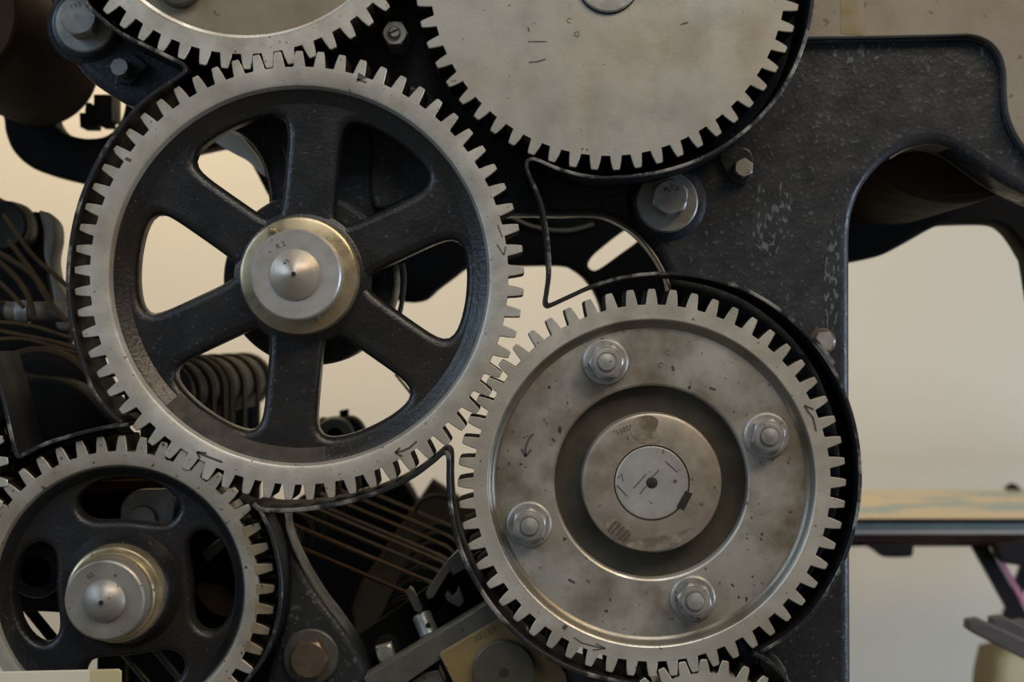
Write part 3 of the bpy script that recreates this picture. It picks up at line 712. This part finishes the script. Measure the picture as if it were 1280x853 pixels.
lathe('bearing_cap', [(0, P5-30), (17, P5-30), (19, P5-28), (19, P5-20), (0, P5-20)], 'bolt_grey', bb, W(178, 650, P5-28)*1, n=40).location.y = 0
lathe('bearing_ring', [(20, P5), (34, P5), (36, P5+3), (36, P5+45), (20, P5+45)], 'black_paint', pl, Vector((W(45, 715, P5).x, 0, W(45, 715, P5).z)), n=48, closed=True)
plate('wood_wedge', [[(240, 738), (250, 728), (275, 733), (292, 750), (290, 775), (262, 766)]], P5-4, P5+45, 'wood_bar', pl, bevel=2)
plate('felt_strip', [smoothp([(60, 606), (120, 602), (200, 601), (205, 610), (120, 616), (60, 622)], 3)], P5, P5+42, 'tape_red', pl, bevel=2)
plate('wedge_plate', [[(252, 690), (280, 668), (284, 682), (258, 705)]], P5, P5+42, 'steel_dark', pl, bevel=2)
# diagonal rods below
for i, (a, b, l) in enumerate((((140, 800), (190, 858), 'left of two thin dark diagonal rods under the small gear hub'), ((185, 800), (232, 858), 'right of two thin dark diagonal rods under the small gear hub'))):
    tag(tube('tie_rod', [W(a[0]-20, a[1]-23, 150), W(b[0]+40, b[1]+49, 150)], 5, 'bar_steel', n=10), l, 'rod', 'diagonal rods under the small gear')
tag(tube('tie_rod', [W(28, 752, 260), W(72, 806, 260)], 8, 'black_far', n=10), 'short black rod crossing the pale gap left of the small gear hub', 'rod')
tag(plate('dark_backing', [[(121, 782), (345, 720), (345, 900), (121, 900)]], 300, 360, 'black_far', bevel=3), 'black backing plate low behind the smaller spoked gear', 'beam')

# ------------------------------------------------------------------ tape delivery: shafts, pulleys, tapes
def pulley_shaft(label, x, y, dref, d0, d1, r, discs, rs=12):
    k = K(dref); c = Vector(((x-640)*k*S, 0, (426.5-y)*k*S))
    t = thing('pulley_shaft', label, 'pulley shaft', c)
    lathe('shaft', [(0, d0), (rs, d0), (rs, d1), (0, d1)], 'pulley', t, n=24)
    for d in discs:
        lathe('pulley', [(rs-1, d-16), (r*0.6, d-14), (r*0.9, d-17), (r+3, d-17), (r+3, d-14), (r, d-12), (r, d+12), (r+3, d+14), (r+3, d+17), (rs-1, d+17)], 'pulley', t, n=48)
    return c
def tape_loop(label, group, c1, r1, c2, r2, d, wd, m='tape'):
    """open tape over the top run between two pulleys (clockwise), returning underneath"""
    pts = []
    a = math.atan2(c2.z-c1.z, c2.x-c1.x)
    n1 = a+pi/2
    for i in range(9):
        q = n1 + 2.2*(1-i/8); pts.append(Vector((c1.x+cos(q)*r1*S, d*S, c1.z+sin(q)*r1*S)))
    for i in range(13):
        q = n1 - 2.6*i/12; pts.append(Vector((c2.x+cos(q)*r2*S, d*S, c2.z+sin(q)*r2*S)))
    return tag(tube('tape', pts, 1, m, flat=(wd, 3)), label, 'tape', group)
discs = [190, 350, 480, 590, 645, 780, 920, 1070]
cA = pulley_shaft('pulley shaft at the left end of the slanting tapes', 326, 700, 190, 160, 1110, 34, discs)
cB = pulley_shaft('pulley shaft at the right end of the slanting tapes', 514, 789, 190, 160, 1110, 44, discs)
names = ['nearest rust-brown tape, lowest of the slanting tapes', 'second slanting tape above the rust-brown lowest one', 'third slanting tape counted up from the rust-brown one', 'fourth slanting tape counted up from the rust-brown one',
         'fifth slanting tape counted up from the rust-brown one', 'sixth slanting tape counted up from the rust-brown one', 'seventh slanting tape, thin, near the guard lip', 'farthest and highest of the slanting tapes']
for i, d in enumerate(discs):
    tape_loop(names[i], 'slanting delivery tapes', cA, 36, cB, 46, d, 22, 'tape_red' if i in (0, 1) else 'tape')
tag(plate('wood_bar', [[(440, 760), (452, 730), (540, 600), (600, 640), (560, 700), (500, 800), (450, 830)]], 1150, 1200, 'wood_bar', bevel=4), 'brown slanting wooden board behind the slanting tapes', 'board')
cb = thing('dark_backing', 'added dark backing standing for the darkness behind the slanting tapes', 'beam')  # added dark sheet where the machine's inside is only darkness
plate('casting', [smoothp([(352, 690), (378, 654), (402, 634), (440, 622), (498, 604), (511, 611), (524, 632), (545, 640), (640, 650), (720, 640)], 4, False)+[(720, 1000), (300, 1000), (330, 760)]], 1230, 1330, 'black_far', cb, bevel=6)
tag(tube('hoop', [W(x, y, 900) for x, y in smoothp([(519, 640), (525, 628), (538, 621), (552, 621), (566, 628)], 4, False)], 3.5, 'pulley', n=8), 'thin dark hoop in the pale gap left of the bolted gear', 'hoop')
# machinery visible through the lower right opening of the big gear
mo = thing('bearing_housing', 'dark rounded bearing housing seen through the lower right spoke opening', 'bearing')
plate('housing', [smoothp([(398, 600), (398, 530), (405, 524), (430, 521), (444, 524), (455, 540), (464, 580), (464, 610)], 4)], 700, 760, 'black_far', mo, bevel=8, seg=3)
cc = W(418, 546, 690)
lathe('bearing_ring', [(15, 690), (30, 690), (34, 694), (34, 702), (15, 702)], 'arm_grey', mo, Vector((cc.x, 0, cc.z)), n=48, closed=True)
plate('grease_nipple', [[(424, 514), (434, 512), (434, 523), (425, 523)]], 710, 740, 'black_far', mo, bevel=1)
tag(tube('wire', [W(x, y, 500) for x, y in smoothp([(494, 468), (508, 485), (520, 502), (530, 520)], 4, False)], 2.2, 'pulley', n=6), 'thin dark wire at the edge of the lower right spoke opening', 'wire')
tag(tube('hose', [W(x, y, 260) for x, y in smoothp([(503, 330), (505, 345), (504, 365), (501, 385), (495, 410)], 4, False)], 3.6, 'pad_bare', n=8), 'thin pale worn hose in the right spoke opening beside the hub', 'hose')
# vertical tapes over a roller, seen through the lower left opening
k = K(300)
rc = Vector(((205-640)*k*S, 0, (426.5-492)*k*S)); RR = 52
ro = thing('tape_roller', 'dark roller under the vertical tapes in the lower left spoke opening', 'roller', rc)
lathe('shell', [(0, 262), (RR-5, 262), (RR-3, 266), (RR-3, 1010), (0, 1010)], 'pulley', ro, n=64)
ns = ['leftmost', 'second from left', 'third from left', 'fourth from left', 'fifth from left', 'sixth from left', 'rightmost']
for i, (d, wd) in enumerate(((300, 16), (400, 30), (500, 40), (560, 40), (680, 34), (820, 34), (970, 52))):
    pts = []
    for j in range(7): pts.append(Vector((rc.x-RR*S, d*S, rc.z-(0.42-j*0.07))))
    for j in range(1, 16):
        q = pi-pi*j/16; pts.append(Vector((rc.x+cos(q)*RR*S, d*S, rc.z+sin(q)*RR*S)))
    for j in range(7): pts.append(Vector((rc.x+RR*S, d*S, rc.z-j*0.07)))
    tag(tube('tape', pts, 1, 'tape', flat=(wd, 4)), ns[i]+' of the seven vertical tapes in the lower left spoke opening', 'tape', 'vertical tapes over the roller')
tag(plate('dark_backing', [[(180, 470), (238, 470), (300, 470), (318, 500), (318, 640), (180, 640)]], 1120, 1180, 'black_far', bevel=4), 'dark beam behind the vertical tapes, lower left spoke opening', 'beam')
# cluster at the left edge
lc = thing('bracket', 'grey-beige hooked bracket arms at the left edge beside the gear guard', 'bracket')
plate('arm', [smoothp([(48, 264), (58, 268), (68, 280), (70, 300), (66, 325), (70, 350), (82, 375), (88, 410), (70, 410), (66, 372), (60, 340), (54, 318), (54, 290)], 4)], 420, 470, 'arm_grey', lc, bevel=5)
plate('arm', [smoothp([(0, 252), (16, 252), (30, 260), (38, 275), (38, 295), (28, 308), (22, 300), (27, 285), (22, 268), (8, 258)], 4)], 440, 480, 'arm_grey', lc, bevel=4)
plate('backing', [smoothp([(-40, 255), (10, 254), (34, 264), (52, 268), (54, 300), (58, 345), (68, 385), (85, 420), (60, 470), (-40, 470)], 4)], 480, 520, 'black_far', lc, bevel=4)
lathe('pulley', [(0, 400), (20, 400), (34, 398), (38, 402), (38, 430), (0, 430)], 'pulley', lc, Vector((W(2, 282, 400).x, 0, W(2, 282, 400).z)), n=48)
kx = W(25, 390, 330)
rl = thing('tape_roller', 'grey horizontal roller with bright ring at the left edge', 'roller', (kx.x, kx.y, kx.z))
def xlathe(name, prof, m, parent):
    o = lathe(name, prof, m, parent, n=40); o.rotation_euler = (0, 0, -pi/2); return o
xlathe('shell', [(0, -80), (13, -80), (15, -78), (15, 66), (0, 66)], 'arm_grey', rl)
xlathe('ring', [(14, -4), (17, -4), (17, 14), (14, 14)], 'bolt_grey', rl)
xlathe('ring', [(14, -30), (17, -30), (17, -20), (14, -20)], 'pulley', rl)
cords = [([(4, 268), (40, 318), (70, 345), (92, 365)], 3.4, 'highest thin cord running down right at the left edge'), ([(-10, 312), (30, 335), (50, 355), (66, 385)], 4.5, 'cord just below the highest cord at the left edge'),
         ([(-10, 320), (18, 345), (35, 370), (42, 395)], 4.5, 'steep cord in front of the left roller'), ([(-10, 345), (12, 365), (30, 385)], 3.5, 'lowest short cord above the left roller'),
         ([(10, 300), (40, 340), (60, 375), (84, 402)], 4.0, 'middle cord crossing toward the largest gear guard'), ([(-10, 412), (30, 420), (70, 428), (110, 440)], 3.2, 'upper of two tan cords below the left roller'),
         ([(-10, 402), (40, 408), (80, 420), (120, 428)], 3.0, 'thin tan cord touching the underside of the left roller'), ([(-10, 425), (30, 424), (70, 434), (120, 448)], 3.0, 'lower of two tan cords below the left roller')]
for p, r, l in cords:
    tag(tube('cord', [W(x, y, 300) for x, y in smoothp(p, 5, False)], r, 'tape', n=8), l, 'cord', 'cords at the left edge')
cdr = W(44, 512, 260)
dr = thing('drum', 'dark drum with tan band above the smaller spoked gear, left edge', 'roller', (cdr.x, 0, cdr.z))
lathe('shell', [(0, 262), (70, 262), (82, 270), (82, 420), (0, 420)], 'black_far', dr, n=72)
lathe('band', [(82, 272), (88, 270), (89, 276), (89, 330), (82, 332)], 'tape', dr, n=72, closed=True)
tag(plate('dark_backing', [[(-40, 430), (92, 430), (130, 520), (170, 560), (170, 640), (-40, 640)]], 430, 500, 'black_far', bevel=4), 'dark beam closing the gap between left drum and gear guard', 'beam')

# ------------------------------------------------------------------ bar, brass block and small parts at the bottom centre
BD = 30
tag(plate('guide_bar', [[(455, 848), (610, 755), (640, 776), (628, 785), (549, 826), (500, 860), (470, 890)]], BD, BD+45, 'bar_steel', bevel=1.5), 'plain grey steel bar slanting up to the guard, bottom centre', 'bar')
br = thing('bearing_block', 'brass bearing block with round steel shaft end, bottom centre', 'bearing')
blk = plate('block', [[(549, 819), (552, 815), (624, 773), (660, 795), (700, 832), (708, 843), (712, 870), (700, 930), (600, 930), (566, 853)]], BD-6, BD+60, 'brass_block', br, bevel=2)
cs = W(630, 841, BD-16)
se = lathe('shaft_end', [(0, BD-16), (38, BD-16), (40, BD-14), (40, BD), (0, BD)], 'steel_dark', br, (cs.x, 0, cs.z), n=72)
lathe('centre_hole', [(0, BD-16.6), (6, BD-16.6), (6, BD-15)], 'hole_black', se, n=20)
text('stamped_number', 'X3 | XX', 9, 'stamp', blk, (607-640)*K(BD-6), (426.5-793)*K(BD-6), BD-6.2, -28)
tag(plate('clamp_plate', [[(500, 862), (530, 841), (548, 838), (556, 856), (552, 900), (500, 900)]], BD+10, BD+50, 'bar_steel', bevel=2), 'small grey clamp plate left of the brass block, bottom edge', 'plate')
tag(plate('cover_plate', [[(706, 838), (716, 835), (768, 851), (775, 870), (712, 870)]], BD, BD+30, 'black_paint', bevel=2), 'dark grey plate right of the brass block under the guard', 'plate')
dn = W(483, 814, 110)
sq = thing('square_nut', 'small grey square-headed bolt left of the slanting bar', 'bolt', (dn.x, 0, dn.z))
hexa('head', 15, 88, 112, 'bolt_grey', sq, rot=0.5, n=4)
lathe('washer', [(0, 110), (18, 110), (18, 150), (0, 150)], 'pulley', sq, n=32)
dc = W(532, 782, 110)
clr = thing('set_collar', 'small steel collar with dark screw hole above the slanting bar', 'collar', (dc.x, dc.y, dc.z))
cy = lathe('ring', [(0, -16), (11, -16), (13, -14), (13, 14), (11, 16), (0, 16)], 'bolt_grey', clr, n=40); cy.rotation_euler = (radians(70), radians(-25), 0)
lathe('screw_hole', [(0, -14.5), (3.6, -14.5), (3.6, -8)], 'hole_black', clr, (4*S, 0, 2*S), n=16)
tag(plate('pawl', [[(507, 741), (512, 735), (516, 738), (528, 762), (526, 768), (518, 764)]], 100, 120, 'bar_steel', bevel=1.5), 'thin grey pawl standing at the end of the lowest tape', 'lever')
tag(plate('lever', [[(532, 742), (548, 716), (566, 694), (572, 688), (578, 692), (560, 718), (542, 748), (534, 750)]], 112, 130, 'arm_grey', bevel=2), 'grey lever slanting up beside the tapes to the guard', 'lever')
tag(plate('cover_plate', [[(560, 700), (574, 688), (592, 712), (580, 712), (566, 720)]], 100, 112, 'bar_steel', bevel=1), 'small grey triangular plate tucked behind the guard', 'plate')
tag(plate('notched_wheel', [[(556, 744), (560, 740), (566, 746), (571, 741), (573, 732), (577, 742), (580, 753), (574, 760), (566, 756), (559, 752)]], 104, 122, 'bar_steel', bevel=1.5), 'small grey toothed piece above the slanting bar', 'ratchet')
tag(plate('dark_backing', [[(440, 800), (600, 690), (640, 720), (640, 770), (470, 880), (430, 880)]], 140, 160, 'black_far', bevel=2), 'black plate behind the slanting grey bar', 'beam')

# ------------------------------------------------------------------ background: table, chair
tb = thing('table', 'dark wooden display table with glass edge beyond the frame on the right', 'table', W(1200, 640, 1500)*0)
zt = -0.392; y0, y1 = 1.50, 2.22; x0, x1 = 0.60, 2.1
box('table_top', (x0, y0, zt-0.006), (x1, y1, zt), 'table_paper', tb, bevel=0)
box('glass_edge', (x0, y0-0.006, zt-0.022), (x1, y0+0.01, zt-0.004), 'table_glass_edge', tb, bevel=1)
box('dark_moulding', (x0, y0-0.01, zt-0.006), (x1, y0+0.004, zt+0.003), 'leg_black', tb, bevel=1)
box('front_lip', (x0, y0-0.008, zt-0.03), (x1, y0+0.01, zt-0.022), 'table_lip', tb, bevel=1)
box('apron', (x0, y0, zt-0.058), (x1, y0+0.03, zt-0.030), 'table_wood', tb, bevel=2)
box('apron', (x0, y1-0.03, zt-0.058), (x1, y1, zt-0.006), 'table_wood', tb, bevel=2)
lt = plate('latch', [smoothp([(1078, 679), (1095, 682), (1137, 680), (1142, 686), (1141, 694), (1135, 697), (1106, 697), (1098, 692)], 3)], 1480, 1530, 'leg_black', tb, bevel=3)
def leg(pa, pb, d, r, pink=False):
    a, b = W(*pa, d), W(*pb, d); t = (b-a); b = a + t*((FLOOR-a.z)/t.z)
    o = tube('leg', [a, b], r, 'leg_black', tb, n=4)
    if pink:
        off = Vector((0.026, -0.012, 0.0)); tube('pink_strip', [a+off+(b-a)*0.02, b+off], 8, 'pink_strip', o, n=4)
leg((1218, 672), (1276, 775), 1530, 22, True)
leg((1040, 660), (1010, 900), 1530, 20); leg((1300, 660), (1250, 800), 2150, 20); leg((1040, 660), (1000, 800), 2150, 20)
tag(plate('clamp', [smoothp([(1248, 682), (1262, 680), (1300, 678), (1300, 706), (1262, 706), (1250, 698)], 3)], 1440, 1490, 'leg_black', bevel=4), 'black clamp under the right end of the table', 'clamp')
tag(plate('ornament', [smoothp([(1259, 612.5), (1262, 609), (1268, 605), (1274, 609), (1277, 612.5)], 3)], 2150, 2180, 'leg_black', bevel=1), 'tiny dark ornament standing at the back of the table', 'ornament')
ch = thing('bench', 'dark slatted wooden bench end at the lower right edge', 'bench')
for i, (ox, oy) in enumerate(((0, 0), (30, -3), (58, 2))):
    plate('slat', [[(1210+ox, 776+oy), (1224+ox, 774+oy), (1320+ox, 818+oy), (1330+ox, 850+oy), (1216+ox, 792+oy), (1209+ox, 787+oy)]], 900+i*70, 930+i*70, 'slat_wood', ch, bevel=4)
for (x, d) in ((1330, 900), (1350, 1050)):
    a = W(x, 840, d); tube('leg', [a, Vector((a.x, a.y, FLOOR))], 22, 'slat_wood', ch, n=4)
cu = W(1290, 860, 1900)
cush = thing('cushion', 'yellow cushion blurred under the bench at the lower right corner', 'cushion', (cu.x, cu.y, cu.z))
bm = bmesh.new(); bmesh.ops.create_cube(bm, size=1.0)
bmesh.ops.subdivide_edges(bm, edges=bm.edges, cuts=5, use_grid_fill=True)
for v in bm.verts:
    p = v.co*2; q = p.normalized()*1.15; v.co = p*0.45+q*0.55
    v.co.x *= 0.13; v.co.y *= 0.10; v.co.z *= 0.11
me = bpy.data.meshes.new('pillow'); bm.to_mesh(me); bm.free(); link('pillow', me, 'yellow_cloth', cush, smooth=80)
tube('piping', [Vector((0.128*cos(t*pi/12), 0, 0.108*sin(t*pi/12))) for t in range(24)], 4, 'wood_bar', cush, n=6, closed=True)

# ------------------------------------------------------------------ card in front at the lower left
cd = thing('card', 'cream card with yellowed end in front of the small gear, bottom left corner', 'card')
plate('sheet', [[(-30, 841.5), (112, 838.5), (112, 960), (-30, 960)]], -110, -104, 'card_cream', cd, bevel=0.8)
plate('yellowed_end', [[(112, 838.5), (147, 837.5), (151, 840), (150, 960), (112, 960)]], -110, -104, 'card_yellowed', cd, bevel=0.8)
